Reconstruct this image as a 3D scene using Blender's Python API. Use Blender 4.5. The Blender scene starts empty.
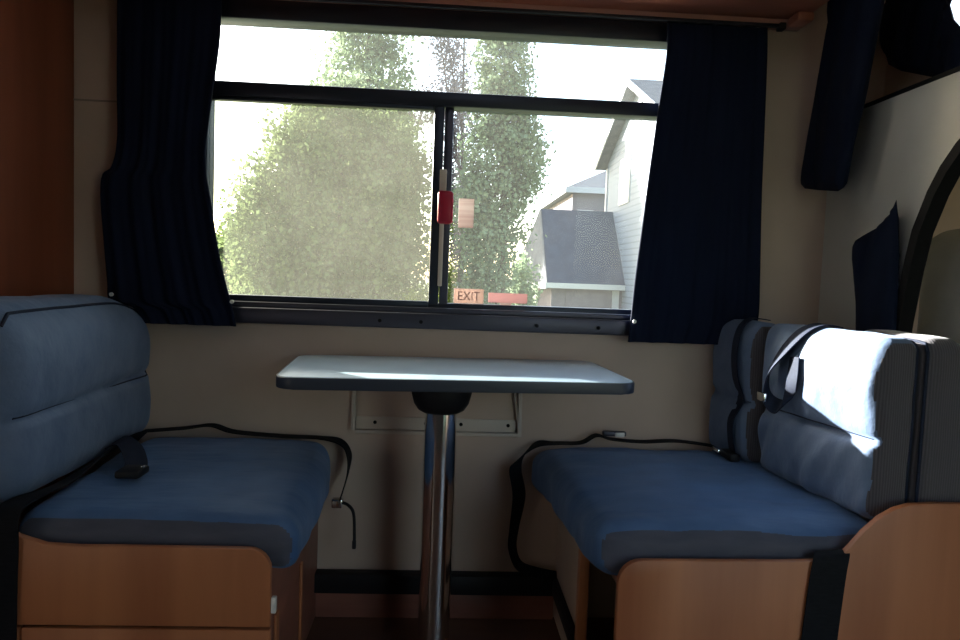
import bpy, bmesh, math, random
import numpy as np
from mathutils import Vector, Matrix, noise

random.seed(7); rng = np.random.default_rng(7)
S = bpy.context.scene
COL = S.collection
PI = math.pi

# ------------------------------------------------------------------ materials
def mat(name, base=(.5,.5,.5), rough=.6, metal=0, spec=.5, sheen=0, sheen_tint=(1,1,1)):
    m = bpy.data.materials.new(name); m.use_nodes = True
    b = m.node_tree.nodes['Principled BSDF']
    b.inputs['Base Color'].default_value = (*base, 1)
    b.inputs['Roughness'].default_value = rough
    b.inputs['Metallic'].default_value = metal
    b.inputs['Specular IOR Level'].default_value = spec
    if sheen:
        b.inputs['Sheen Weight'].default_value = sheen
        b.inputs['Sheen Tint'].default_value = (*sheen_tint, 1)
    return m

def nodes(m):
    t = m.node_tree
    return t, t.nodes, t.links, t.nodes['Principled BSDF']

def mottle(m, c1, c2, scale=(6,6,6), detail=6, lo=.3, hi=.7, bump=0, bump_scale=None, bump_dist=.003):
    t, N, L, b = nodes(m)
    tc = N.new('ShaderNodeTexCoord'); mp = N.new('ShaderNodeMapping')
    mp.inputs['Scale'].default_value = scale
    nz = N.new('ShaderNodeTexNoise'); nz.inputs['Detail'].default_value = detail; nz.inputs['Scale'].default_value = 1
    r = N.new('ShaderNodeValToRGB')
    r.color_ramp.elements[0].position = lo; r.color_ramp.elements[0].color = (*c1, 1)
    r.color_ramp.elements[1].position = hi; r.color_ramp.elements[1].color = (*c2, 1)
    L.new(tc.outputs['Object'], mp.inputs['Vector']); L.new(mp.outputs['Vector'], nz.inputs['Vector'])
    L.new(nz.outputs['Fac'], r.inputs['Fac']); L.new(r.outputs['Color'], b.inputs['Base Color'])
    if bump:
        n2 = nz
        if bump_scale:
            m2 = N.new('ShaderNodeMapping'); m2.inputs['Scale'].default_value = bump_scale
            n2 = N.new('ShaderNodeTexNoise'); n2.inputs['Detail'].default_value = 5; n2.inputs['Scale'].default_value = 1
            L.new(tc.outputs['Object'], m2.inputs['Vector']); L.new(m2.outputs['Vector'], n2.inputs['Vector'])
        bp = N.new('ShaderNodeBump'); bp.inputs['Strength'].default_value = bump; bp.inputs['Distance'].default_value = bump_dist
        L.new(n2.outputs['Fac'], bp.inputs['Height']); L.new(bp.outputs['Normal'], b.inputs['Normal'])
    return m

def wood(name, c1, c2, scale, rough=.45):
    return mottle(mat(name, c1, rough), c1, c2, scale, detail=8, lo=.3, hi=.72, bump=.05)

WOOD_V = wood('cherry_laminate', (.34,.112,.047), (.53,.205,.088), (9,9,.7), .48)
WOOD_R = wood('red_cherry_laminate', (.17,.042,.018), (.28,.078,.034), (9,7,.6), .5)
WOOD_C = wood('cabinet_laminate', (.42,.14,.09), (.55,.21,.14), (.8,9,9), .4)
WOOD_D = wood('dark_skirting_wood', (.19,.07,.05), (.34,.14,.10), (.9,8,12), .4)
FLOOR = wood('floor_vinyl_plank', (.10,.05,.035), (.17,.085,.055), (1.2,9,1), .5)
WALL = mottle(mat('wall_board', (.5,.43,.37), .75), (.50,.38,.305), (.61,.475,.39), (3,3,3), bump=.06, bump_scale=(60,60,60))
WALL_G = mottle(mat('grey_wall_board', (.5,.5,.47), .75), (.46,.455,.42), (.58,.575,.54), (3,3,3), bump=.06, bump_scale=(60,60,60))
DARK_W = mottle(mat('dark_wall_board', (.13,.12,.115), .7), (.12,.11,.105), (.15,.14,.13), (3,3,3))
CEIL = mottle(mat('ceiling_board', (.7,.68,.64), .8), (.68,.66,.62), (.74,.72,.68), (2,2,2))
FAB = mottle(mat('blue_grey_upholstery', (.15,.2,.3), .62, spec=.4, sheen=.25, sheen_tint=(.6,.75,1)), (.105,.16,.27), (.145,.205,.33), (14,14,14), bump=.55, bump_scale=(9,16,13), bump_dist=.012)
FAB_SEAT = mottle(mat('blue_seat_fabric', (.1,.15,.26), .55, spec=.5, sheen=.3, sheen_tint=(.45,.65,1)), (.05,.115,.26), (.08,.165,.34), (10,14,10), bump=.55, bump_scale=(4,17,9), bump_dist=.012)
BLACK_W = mottle(mat('black_webbing', (.006,.007,.010), .8, spec=.2), (.005,.006,.009), (.010,.011,.015), (40,40,200), bump=.2, bump_scale=(150,150,150), bump_dist=.001)
NAVY_W = mottle(mat('navy_webbing', (.012,.018,.04), .75, spec=.25), (.010,.016,.036), (.016,.024,.05), (40,40,200))
CURT = mottle(mat('navy_curtain_cloth', (.008,.015,.05), .85, spec=.2), (.0025,.006,.021), (.004,.009,.030), (8,8,3), bump=.15, bump_scale=(90,90,90), bump_dist=.001)
BLACK_FR = mat('dark_bronze_aluminium', (.026,.032,.05), .38, .5)
SILL_M = mat('worn_aluminium', (.07,.07,.095), .42, .7)
BLACK_P = mat('black_plastic', (.011,.011,.014), .5, spec=.3)
RUBBER = mat('black_rubber', (.010,.010,.011), .8, spec=.1)
CHROME = mat('chrome', (.75,.75,.76), .12, 1)
TABLE_T = mottle(mat('pale_laminate', (.62,.66,.7), .28), (.42,.56,.70), (.48,.62,.76), (8,8,8))
EDGE = mat('dark_edge_band', (.035,.045,.07), .4)
WHITE_P = mat('white_plastic', (.75,.73,.7), .4)
BEIGE_P = mat('beige_metal', (.58,.50,.43), .5)
RED_P = mat('red_plastic', (.42,.006,.04), .35)
PINK = mottle(mat('faded_pink_sticker', (.8,.5,.45), .6), (.50,.39,.34), (.58,.47,.42), (30,30,30))
PINK2 = mat('faded_red_sticker', (.50,.35,.34), .6)
STICK_W = mottle(mat('faded_white_sticker', (.85,.75,.7), .6), (.42,.34,.32), (.52,.47,.44), (1,1,60), lo=.42, hi=.58)
STICK_R = mat('faded_lettering', (.55,.33,.30), .7)
GREY_S = mottle(mat('light_grey_vinyl', (.6,.6,.6), .55), (.55,.56,.55), (.64,.65,.64), (10,10,10))
OLIVE = mat('olive_grey_lining', (.12,.11,.065), .8)

def glowthrough(m, k=.6):
    t, N, L, b = nodes(m)
    tl = N.new('ShaderNodeBsdfTranslucent'); mx = N.new('ShaderNodeMixShader'); mx.inputs[0].default_value = k
    src = b.inputs['Base Color'].links
    if src: L.new(src[0].from_socket, tl.inputs[0])
    else: tl.inputs[0].default_value = b.inputs['Base Color'].default_value
    L.new(b.outputs[0], mx.inputs[1]); L.new(tl.outputs[0], mx.inputs[2])
    L.new(mx.outputs[0], N['Material Output'].inputs[0])
for _m in (PINK, PINK2, STICK_W): glowthrough(_m, .5)
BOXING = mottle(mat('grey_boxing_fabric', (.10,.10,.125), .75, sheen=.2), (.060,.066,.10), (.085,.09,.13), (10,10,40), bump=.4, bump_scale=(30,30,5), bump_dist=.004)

def corduroy():
    m = mat('grey_corduroy', (.14,.13,.15), .8, sheen=.3)
    t, N, L, b = nodes(m)
    tc = N.new('ShaderNodeTexCoord'); w = N.new('ShaderNodeTexWave')
    w.bands_direction = 'X'; w.inputs['Scale'].default_value = 55; w.inputs['Distortion'].default_value = 2.5
    w.inputs['Detail'].default_value = 2; w.inputs['Detail Scale'].default_value = .4
    mp = N.new('ShaderNodeMapping'); mp.inputs['Scale'].default_value = (1,1,.12)
    L.new(tc.outputs['Object'], mp.inputs['Vector']); L.new(mp.outputs['Vector'], w.inputs['Vector'])
    r = N.new('ShaderNodeValToRGB'); r.color_ramp.elements[0].color = (.055,.05,.06,1); r.color_ramp.elements[1].color = (.095,.085,.10,1)
    L.new(w.outputs['Fac'], r.inputs['Fac']); L.new(r.outputs['Color'], b.inputs['Base Color'])
    bp = N.new('ShaderNodeBump'); bp.inputs['Strength'].default_value = .3; bp.inputs['Distance'].default_value = .002
    L.new(w.outputs['Fac'], bp.inputs['Height']); L.new(bp.outputs['Normal'], b.inputs['Normal'])
    return m
CORD = corduroy()

def dirty_glass(name, fac, tint=(.93,.95,.95), dirt=(.9,.9,.86), lo=.5, hi=1.3):
    m = bpy.data.materials.new(name); m.use_nodes = True
    t = m.node_tree; N = t.nodes; L = t.links; N.clear()
    out = N.new('ShaderNodeOutputMaterial')
    tr = N.new('ShaderNodeBsdfTransparent'); tr.inputs[0].default_value = (*tint, 1)
    tl = N.new('ShaderNodeBsdfTranslucent'); tl.inputs[0].default_value = (*dirt, 1)
    gl = N.new('ShaderNodeBsdfGlossy'); gl.inputs['Roughness'].default_value = .02
    lw = N.new('ShaderNodeFresnel'); lw.inputs['IOR'].default_value = 1.16
    tc = N.new('ShaderNodeTexCoord'); mp = N.new('ShaderNodeMapping'); mp.inputs['Scale'].default_value = (5,5,5)
    nz = N.new('ShaderNodeTexNoise'); nz.inputs['Detail'].default_value = 9; nz.inputs['Roughness'].default_value = .65; nz.inputs['Scale'].default_value = 1
    mr = N.new('ShaderNodeMapRange'); mr.inputs['From Min'].default_value = .3; mr.inputs['From Max'].default_value = .7
    mr.inputs['To Min'].default_value = fac*(lo+.25); mr.inputs['To Max'].default_value = fac*(hi-.1)
    L.new(tc.outputs['Object'], mp.inputs['Vector']); L.new(mp.outputs['Vector'], nz.inputs['Vector'])
    L.new(nz.outputs['Fac'], mr.inputs['Value'])
    m1 = N.new('ShaderNodeMixShader'); m2 = N.new('ShaderNodeMixShader')
    L.new(mr.outputs['Result'], m1.inputs[0]); L.new(tr.outputs[0], m1.inputs[1]); L.new(tl.outputs[0], m1.inputs[2])
    L.new(lw.outputs[0], m2.inputs[0]); L.new(m1.outputs[0], m2.inputs[1]); L.new(gl.outputs[0], m2.inputs[2])
    L.new(m2.outputs[0], out.inputs[0])
    return m
GLASS_U = dirty_glass('dusty_glass_upper', .011)
GLASS_L = dirty_glass('dusty_glass_sliding', .020, (.82,.83,.77), (.88,.88,.80))
GLASS_R = dirty_glass('dusty_glass_fixed', .008)

def leafmat(name, c1, c2):
    m = bpy.data.materials.new(name); m.use_nodes = True
    t = m.node_tree; N = t.nodes; L = t.links; N.clear()
    out = N.new('ShaderNodeOutputMaterial'); d = N.new('ShaderNodeBsdfDiffuse'); tl = N.new('ShaderNodeBsdfTranslucent')
    tc = N.new('ShaderNodeTexCoord'); nz = N.new('ShaderNodeTexNoise'); nz.inputs['Scale'].default_value = 2.5; nz.inputs['Detail'].default_value = 4
    r = N.new('ShaderNodeValToRGB'); r.color_ramp.elements[0].position = .3; r.color_ramp.elements[1].position = .7
    r.color_ramp.elements[0].color = (*c1,1); r.color_ramp.elements[1].color = (*c2,1)
    L.new(tc.outputs['Object'], nz.inputs['Vector']); L.new(nz.outputs['Fac'], r.inputs['Fac'])
    L.new(r.outputs['Color'], d.inputs[0]); L.new(r.outputs['Color'], tl.inputs[0])
    mx = N.new('ShaderNodeMixShader'); mx.inputs[0].default_value = .35
    L.new(d.outputs[0], mx.inputs[1]); L.new(tl.outputs[0], mx.inputs[2]); L.new(mx.outputs[0], out.inputs[0])
    return m
LEAF_A = leafmat('broadleaf_green', (.10,.145,.07), (.22,.275,.13))
LEAF_B = leafmat('poplar_green', (.16,.215,.125), (.30,.37,.23))
LEAF_P = leafmat('plum_purple', (.22,.19,.21), (.36,.32,.34))
LEAF_Y = leafmat('bright_green', (.13,.17,.035), (.22,.27,.06))
BARK = mottle(mat('bark', (.12,.10,.08), .9), (.08,.065,.05), (.16,.13,.10), (6,6,2))
SIDING = mat('pale_blue_siding', (.50,.56,.64), .7)
def siding():
    t, N, L, b = nodes(SIDING)
    tc = N.new('ShaderNodeTexCoord'); w = N.new('ShaderNodeTexWave'); w.bands_direction = 'Z'; w.wave_profile = 'SAW'
    w.inputs['Scale'].default_value = .9
    L.new(tc.outputs['Object'], w.inputs['Vector'])
    r = N.new('ShaderNodeValToRGB'); r.color_ramp.elements[0].color = (.11,.135,.17,1); r.color_ramp.elements[1].color = (.20,.235,.28,1)
    r.color_ramp.elements[1].position = .3
    L.new(w.outputs['Fac'], r.inputs['Fac']); L.new(r.outputs['Color'], b.inputs['Base Color'])
siding()
SHINGLE = mottle(mat('blue_grey_shingle', (.10,.13,.18), .85), (.022,.038,.07), (.04,.06,.10), (2,2,2), lo=.25, hi=.75)
SHINGLE2 = mottle(mat('grey_shingle', (.25,.26,.28), .9), (.11,.115,.125), (.16,.165,.175), (2,2,2))
STUCCO = mottle(mat('mauve_stucco', (.33,.30,.32), .9), (.15,.135,.15), (.19,.17,.185), (3,3,3))
WHITE_T = mat('white_trim', (.5,.5,.5), .6)
PANE_H = mat('house_pane', (.30,.35,.42), .08, .3, 1)
GRASS = mottle(mat('lawn', (.10,.14,.04), .95), (.07,.10,.03), (.20,.22,.09), (.6,.6,.6))

# ------------------------------------------------------------------ helpers
def tag(o, label=None, cat=None, group=None, kind=None):
    if label: o['label'] = label
    if cat: o['category'] = cat
    if group: o['group'] = group
    if kind: o['kind'] = kind
    return o

def thing(name, loc, label, cat, group=None):
    o = bpy.data.objects.new(name, None); o.location = loc; o.empty_display_size = .1
    COL.objects.link(o)
    return tag(o, label, cat, group)

def wpos(o):
    p = Vector((0,0,0))
    while o is not None:
        p = p + Vector(o.location); o = o.parent
    return p

def mesh_obj(name, me, m, parent=None, loc=None, smooth=None):
    """me's vertices are world coordinates; the object's origin goes to its parent's place or to loc."""
    o = bpy.data.objects.new(name, me)
    if m is not None and not me.materials: me.materials.append(m)
    org = Vector((0,0,0))
    if parent is not None:
        o.parent = parent; org = wpos(parent)
    elif loc is not None:
        org = Vector(loc); o.location = org
    if org.length: me.transform(Matrix.Translation(-org))
    if smooth is not None:
        me.shade_smooth() if smooth else me.shade_flat()
    COL.objects.link(o)
    return o

def from_bm(name, bm, m, parent=None, loc=None, smooth=None, fix=True):
    if fix: bmesh.ops.recalc_face_normals(bm, faces=bm.faces[:])
    me = bpy.data.meshes.new(name); bm.to_mesh(me); bm.free()
    return mesh_obj(name, me, m, parent, loc, smooth)

def auto(o, ang=40):
    me = o.data; me.shade_smooth()
    a = math.radians(ang)
    bm = bmesh.new(); bm.from_mesh(me)
    for e in bm.edges:
        if len(e.link_faces) == 2 and e.calc_face_angle(0) > a: e.smooth = False
    bm.to_mesh(me); bm.free()
    return o

def struct(o): o['kind'] = 'structure'; return o

def add_box(bm, a, b, bev=0, seg=2):
    a = Vector(a); b = Vector(b); c = (a+b)/2; d = b-a
    r = bmesh.ops.create_cube(bm, size=1, matrix=Matrix.Translation(c) @ Matrix.Diagonal((abs(d.x),abs(d.y),abs(d.z),1)))
    if bev:
        es = list({e for v in r['verts'] for e in v.link_edges})
        bmesh.ops.bevel(bm, geom=es, offset=bev, segments=seg, affect='EDGES', profile=.5)

def box(name, a, b, m, parent=None, bev=0, loc=None, seg=2):
    bm = bmesh.new(); add_box(bm, a, b, bev, seg)
    o = from_bm(name, bm, m, parent, loc)
    return auto(o) if bev else o

def add_tube(bm, pts, r, n=10, caps=True):
    pts = [Vector(p) for p in pts]
    rs = r if isinstance(r, (list,tuple)) else [r]*len(pts)
    rings = []; up = None
    for i, p in enumerate(pts):
        t = (pts[min(i+1,len(pts)-1)] - pts[max(i-1,0)]).normalized()
        if up is None:
            up = t.orthogonal().normalized()
        up = (up - t*up.dot(t)).normalized(); s = t.cross(up)
        rings.append([bm.verts.new(p + (up*math.cos(2*PI*k/n) + s*math.sin(2*PI*k/n))*rs[i]) for k in range(n)])
    for a, b in zip(rings, rings[1:]):
        for k in range(n): bm.faces.new((a[k], a[(k+1)%n], b[(k+1)%n], b[k]))
    if caps:
        bm.faces.new(rings[0][::-1]); bm.faces.new(rings[-1])

def tube(name, pts, r, m, parent=None, n=10, loc=None):
    bm = bmesh.new(); add_tube(bm, pts, r, n)
    return auto(from_bm(name, bm, m, parent, loc), 50)

def lathe(name, prof, c, m, parent=None, n=40, loc=None):
    bm = bmesh.new(); rings = []
    for r, z in prof:
        rings.append([bm.verts.new((c[0]+r*math.cos(2*PI*k/n), c[1]+r*math.sin(2*PI*k/n), z)) for k in range(n)])
    for a, b in zip(rings, rings[1:]):
        for k in range(n): bm.faces.new((a[k], a[(k+1)%n], b[(k+1)%n], b[k]))
    bm.faces.new(rings[0][::-1]); bm.faces.new(rings[-1])
    return auto(from_bm(name, bm, m, parent, loc), 35)

def prism(name, poly, axis, v0, v1, m, parent=None, bev=0, loc=None):
    """poly in the two other axes (in xyz order), extruded along axis from v0 to v1"""
    def P(p, v):
        return {'x': (v,p[0],p[1]), 'y': (p[0],v,p[1]), 'z': (p[0],p[1],v)}[axis]
    bm = bmesh.new()
    A = [bm.verts.new(P(p, v0)) for p in poly]; B = [bm.verts.new(P(p, v1)) for p in poly]
    fa = bm.faces.new(A); fb = bm.faces.new(B[::-1]); n = len(poly)
    for i in range(n): bm.faces.new((A[i], B[i], B[(i+1)%n], A[(i+1)%n]))
    bmesh.ops.recalc_face_normals(bm, faces=bm.faces[:])
    if bev:
        es = list(fa.edges) + list(fb.edges)
        bmesh.ops.bevel(bm, geom=es, offset=bev, segments=2, affect='EDGES', profile=.5)
    bmesh.ops.triangulate(bm, faces=[f for f in bm.faces if len(f.verts) > 4])
    return auto(from_bm(name, bm, m, parent, loc), 35)

def arc(c, r, a0, a1, n=8):
    return [(c[0]+r*math.cos(math.radians(a0+(a1-a0)*i/n)), c[1]+r*math.sin(math.radians(a0+(a1-a0)*i/n))) for i in range(n+1)]

def catmull(pts, n=8):
    pts = [Vector(p) for p in pts]; out = []
    for i in range(len(pts)-1):
        p0 = pts[max(i-1,0)]; p1 = pts[i]; p2 = pts[i+1]; p3 = pts[min(i+2,len(pts)-1)]
        for k in range(n):
            t = k/n
            out.append(.5*((2*p1) + (p2-p0)*t + (2*p0-5*p1+4*p2-p3)*t*t + (3*p1-p0-3*p2+p3)*t**3))
    out.append(pts[-1]); return out

def ribbon(name, pts, widths, m, parent=None, th=.003, n=8, loc=None):
    """pts: centre line, widths: one half-width vector per point (or one for all)"""
    if not isinstance(widths, list): widths = [widths]*len(pts)
    P = catmull(pts, n); W = catmull(widths, n); bm = bmesh.new(); rings = []
    for i, (p, w) in enumerate(zip(P, W)):
        t = (P[min(i+1,len(P)-1)] - P[max(i-1,0)]).normalized()
        nn = t.cross(w).normalized()*th*.5
        rings.append([bm.verts.new(q) for q in (p-w-nn, p+w-nn, p+w+nn, p-w+nn)])
    for a, b in zip(rings, rings[1:]):
        for k in range(4): bm.faces.new((a[k], a[(k+1)%4], b[(k+1)%4], b[k]))
    bm.faces.new(rings[0][::-1]); bm.faces.new(rings[-1])
    return auto(from_bm(name, bm, m, parent, loc), 50)

def cushion(name, c, h, r, m, parent=None, N=44, bulge=(0,0,0), deform=None, wrinkle=.0, wscale=7, loc=None, seed=0, boxing=False):
    c = Vector(c); h = Vector(h); bm = bmesh.new()
    def surf(q, out=0):
        inn = Vector([max(-(h[k]-r), min(h[k]-r, q[k])) for k in range(3)])
        n_ = (Vector(q)-inn).normalized(); p = inn + n_*r
        for k in range(3):
            a, b = (k+1)%3, (k+2)%3
            fa = max(0, 1-(p[a]/h[a])**2); fb = max(0, 1-(p[b]/h[b])**2)
            p[k] += bulge[k]*(p[k]/h[k])*(fa*fb)**.6
        if deform: p = deform(p, h)
        if wrinkle:
            p = p + n_*wrinkle*(noise.noise(Vector((p.x*wscale+seed, p.y*wscale*1.5, p.z*wscale)))
                              + .5*noise.noise(Vector((p.x*wscale*2.3+seed, p.y*wscale*3, p.z*wscale*2.1))))
        return c + p + n_*out
    for ax in range(3):
        o1, o2 = (ax+1)%3, (ax+2)%3
        for s in (-1,1):
            g = []
            for i in range(N+1):
                row = []
                for j in range(N+1):
                    u = -1+2*i/N; v = -1+2*j/N
                    u = math.copysign(abs(u)**.8, u); v = math.copysign(abs(v)**.8, v)
                    q = [0,0,0]; q[ax] = s*h[ax]; q[o1] = u*h[o1]; q[o2] = v*h[o2]
                    p = surf(q)
                    row.append(bm.verts.new(p))
                g.append(row)
            for i in range(N):
                for j in range(N):
                    f = (g[i][j], g[i+1][j], g[i+1][j+1], g[i][j+1])
                    bm.faces.new(f if s > 0 else f[::-1])
    bmesh.ops.remove_doubles(bm, verts=bm.verts[:], dist=2e-5)
    o = from_bm(name, bm, m, parent, loc, True)
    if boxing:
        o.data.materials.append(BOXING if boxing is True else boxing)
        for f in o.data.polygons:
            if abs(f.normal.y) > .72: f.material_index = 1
    o_surf[o.name] = (surf, h)
    return o
o_surf = {}
def edge_piping(o, path, m, r=.004, out=.001, k=10):
    """piping sewn along the cushion's own surface; path in units of its half size"""
    surf, h = o_surf[o.name]; pts = []
    for a, b in zip(path, path[1:]):
        for i in range(k): pts.append(surf([(a[q]+(b[q]-a[q])*i/k)*h[q] for q in range(3)], out))
    pts.append(surf([path[-1][q]*h[q] for q in range(3)], out))
    return tube('piping', pts, r, m, o, 8)

def cloth(name, rows, y0, m, folds=5, amp=.018, th=.006, nx=60, parent=None, loc=None, seed=0, taper=.35, normal='y', ns=10):
    """hanging cloth: rows = [(z, left, right)], folds run downward; y0 is the plane it hangs in"""
    Z = catmull([(z, a, b) for z, a, b in rows], ns)
    bm = bmesh.new(); F = []; B = []
    for z, a, b in Z:
        fr = []; bk = []
        tz = (Z[0][0]-z)/max(1e-6, Z[0][0]-Z[-1][0])
        for i in range(nx+1):
            u = i/nx
            w = math.sin(2*PI*folds*(u + .02*math.sin(5*z+seed)) + seed) + .5*math.sin(2*PI*folds*2.3*u + seed*2 + z*1.5)
            w += .6*noise.noise(Vector((u*6+seed, z*2.2, seed)))
            y = amp*(taper + (1-taper)*tz)*w
            x = a + (b-a)*u
            P = (x, y0+y-th/2, z) if normal == 'y' else (y0+y-th/2, x, z)
            Q = (x, y0+y+th/2, z) if normal == 'y' else (y0+y+th/2, x, z)
            fr.append(bm.verts.new(P)); bk.append(bm.verts.new(Q))
        F.append(fr); B.append(bk)
    R = len(F)
    for i in range(R-1):
        for j in range(nx):
            bm.faces.new((F[i][j], F[i][j+1], F[i+1][j+1], F[i+1][j]))
            bm.faces.new((B[i][j], B[i+1][j], B[i+1][j+1], B[i][j+1]))
        bm.faces.new((F[i][0], F[i+1][0], B[i+1][0], B[i][0]))
        bm.faces.new((F[i][nx], B[i][nx], B[i+1][nx], F[i+1][nx]))
    for j in range(nx):
        bm.faces.new((F[0][j], B[0][j], B[0][j+1], F[0][j+1]))
        bm.faces.new((F[-1][j], F[-1][j+1], B[-1][j+1], B[-1][j]))
    return from_bm(name, bm, m, parent, loc, True)

def wall_poly(name, outer, holes, plane, v, th, m):
    """a board with openings: outer/holes are polygons, plane 'x' or 'y' at v, thickness th (signed)"""
    bm = bmesh.new(); P = (lambda p: (v, p[0], p[1])) if plane == 'x' else (lambda p: (p[0], v, p[1]))
    es = []
    for poly in [outer]+holes:
        vs = [bm.verts.new(P(p)) for p in poly]
        es += [bm.edges.new((vs[i], vs[(i+1)%len(vs)])) for i in range(len(vs))]
    bmesh.ops.triangle_fill(bm, use_beauty=True, edges=es)
    ext = bmesh.ops.extrude_face_region(bm, geom=bm.faces[:])
    mv = [g for g in ext['geom'] if isinstance(g, bmesh.types.BMVert)]
    bmesh.ops.translate(bm, verts=mv, vec=(th,0,0) if plane == 'x' else (0,th,0))
    return struct(auto(from_bm(name, bm, m), 30))

def rect(a, b, c, d): return [(a,c),(b,c),(b,d),(a,d)]

# ------------------------------------------------------------------ the room shell
ZC = 2.32
struct(box('floor', (-3.25,-2.8,-.06), (3.2,.02,0), FLOOR))
wall_poly('wall_back', rect(-3.2,3.2,0,ZC), [rect(-.78,.74,1.0,1.935), rect(2.2,2.8,1.2,1.6), rect(1.5,2.3,1.82,2.2)], 'y', 0, .045, WALL)
wall_poly('wall_front', rect(-3.2,3.2,0,ZC), [rect(.95,1.8,.12,1.92)], 'y', -2.8, -.045, DARK_W)
struct(box('wall_left', (-1.205,-1.12,0), (-1.165,-.001,ZC), WOOD_R))
wall_poly('wall_rear', rect(-2.8,0,0,ZC), [rect(-2.35,-1.15,1.0,1.8)], 'x', -3.2, -.04, WALL)
# ceiling with an unseen hatch opening added over the aisle for daylight
bm = bmesh.new()
add_box(bm, (-3.25,-2.8,ZC), (3.2,-1.65,ZC+.04)); add_box(bm, (-3.25,-1.2,ZC), (3.2,.04,ZC+.04))
add_box(bm, (-3.25,-1.65,ZC), (0,-1.2,ZC+.04)); add_box(bm, (.45,-1.65,ZC), (3.2,-1.2,ZC+.04))
struct(from_bm('ceiling', bm, CEIL))
# right hand wall with its arched opening to the cab
opening = [(-2.79,1.59)] + arc((-.86,1.20),.39,90,30,6) + [(-.475,1.30),(-.45,1.2),(-.425,1.06),(-.405,.9),(-.40,0)]
outer = [(-.0,0),(-.0,1.69),(-2.79,1.69)] + opening
wall_poly('wall_right', outer, [], 'x', 1.25, .012, WALL_G)
# black trim line on its top edge, and the bunk recess above
struct(box('trim_1', (1.245,-2.79,1.686), (1.262,-.0005,1.697), RUBBER))
struct(box('trim_2', (1.263,-2.79,1.66), (3.2,-.0005,1.685), WALL))       # bunk board over the cab
wall_poly('wall_bunk', rect(-2.8,0,1.70,ZC), [rect(-1.3,-.2,1.80,2.2)], 'x', 1.42, .03, WALL)
# rubber gasket round the opening
gp = [Vector((1.238,p[0],p[1])) for p in opening]
bm = bmesh.new(); n = len(gp); ringA = []
cen = Vector((1.238,-.95,.75))
for i, p in enumerate(gp):
    t = (gp[min(i+1,n-1)]-gp[max(i-1,0)]).normalized(); side = t.cross(Vector((1,0,0))).normalized()
    if side.dot(cen-p) < 0: side = -side
    w = .024
    ringA.append([bm.verts.new(q) for q in (p+Vector((-.012,0,0))-side*.006, p+Vector((-.012,0,0))+side*w, p+Vector((.028,0,0))+side*w, p+Vector((.028,0,0))-side*.004)])
for a, b in zip(ringA, ringA[1:]):
    for k in range(4): bm.faces.new((a[k], a[(k+1)%4], b[(k+1)%4], b[k]))
bm.faces.new(ringA[0][::-1]); bm.faces.new(ringA[-1])
struct(auto(from_bm('trim_3', bm, RUBBER), 40))
# cab shell
wall_poly('wall_cab', rect(-2.8,0,0,ZC), [rect(-1.2,-.5,1.2,1.5)], 'x', 3.15, .04, OLIVE)
# wall board joint, left of the curtain
struct(box('trim_4', (-1.165,-.004,1.633), (-.95,-.0005,1.638), mat('board_joint', (.30,.25,.21), .7)))
# black heater ledge and wood skirting under the table
struct(box('trim_5', (-.395,-.05,.092), (.40,-.0005,.158), BLACK_P, bev=.008))
struct(box('baseboard_back', (-.395,-.022,.001), (.40,-.0005,.09), WOOD_D, bev=.003))
# other glazed openings
def simple_window(name, plane, v, a0, a1, z0, z1, th=.03):
    def P(a, z, d): return (v+d, a, z) if plane == 'x' else (a, v+d, z)
    bm = bmesh.new(); w = .03
    for (p, q) in (((a0-w,z0-w),(a1+w,z0)), ((a0-w,z1),(a1+w,z1+w)), ((a0-w,z0),(a0,z1)), ((a1,z0),(a1+w,z1))):
        A = P(p[0],p[1],-th/2); B = P(q[0],q[1],th/2); add_box(bm, A, B)
    o = struct(from_bm(name, bm, BLACK_FR))
    bm = bmesh.new(); add_box(bm, P(a0,z0,-.002), P(a1,z1,.002)); from_bm('pane', bm, GLASS_C, o)
    return o
GLASS_C = dirty_glass('clear_glass', .02)
simple_window('window_2', 'y', .02, 1.5, 2.3, 1.82, 2.2)
simple_window('window_3', 'y', .02, 2.2, 2.8, 1.2, 1.6)
simple_window('added_window_4', 'x', -3.22, -2.35, -1.15, 1.0, 1.8)  # unseen rear window, added to light the right backrest
simple_window('window_5', 'x', 3.17, -1.2, -.5, 1.2, 1.5)
simple_window('added_door_1', 'y', -2.82, .95, 1.8, .12, 1.92)  # unseen door opening, placed and widened to light the right bench panel

# ------------------------------------------------------------------ the big window
XL, XR = -.78, .74
bm = bmesh.new()
add_box(bm, (XL-.03,-.03,1.90), (XR+.03,.05,1.962), .006)           # head
add_box(bm, (XL-.03,-.024,1.0), (XL+.03,.05,1.90), .006)
add_box(bm, (XR-.03,-.024,1.0), (XR+.03,.05,1.90), .006)
add_box(bm, (XL+.03,-.024,1.667), (XR-.03,.045,1.712), .006)         # transom
win = struct(auto(from_bm('window_1', bm, BLACK_FR)))
bm = bmesh.new()
add_box(bm, (XL-.03,-.045,.962), (XR+.03,.05,1.012), .006); add_box(bm, (XL-.03,-.03,1.012), (XR+.03,.0,1.030), .004)
auto(from_bm('window_sill', bm, SILL_M, win))
box('track', (XL+.03,.0,1.012), (XR-.03,.045,1.045), BLACK_FR, win, .004)
for x in (-.20,-.07,.30,.50): tube('screw', [(x,-.052,.985),(x,-.044,.985)], .006, RUBBER, win, 10)
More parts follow.
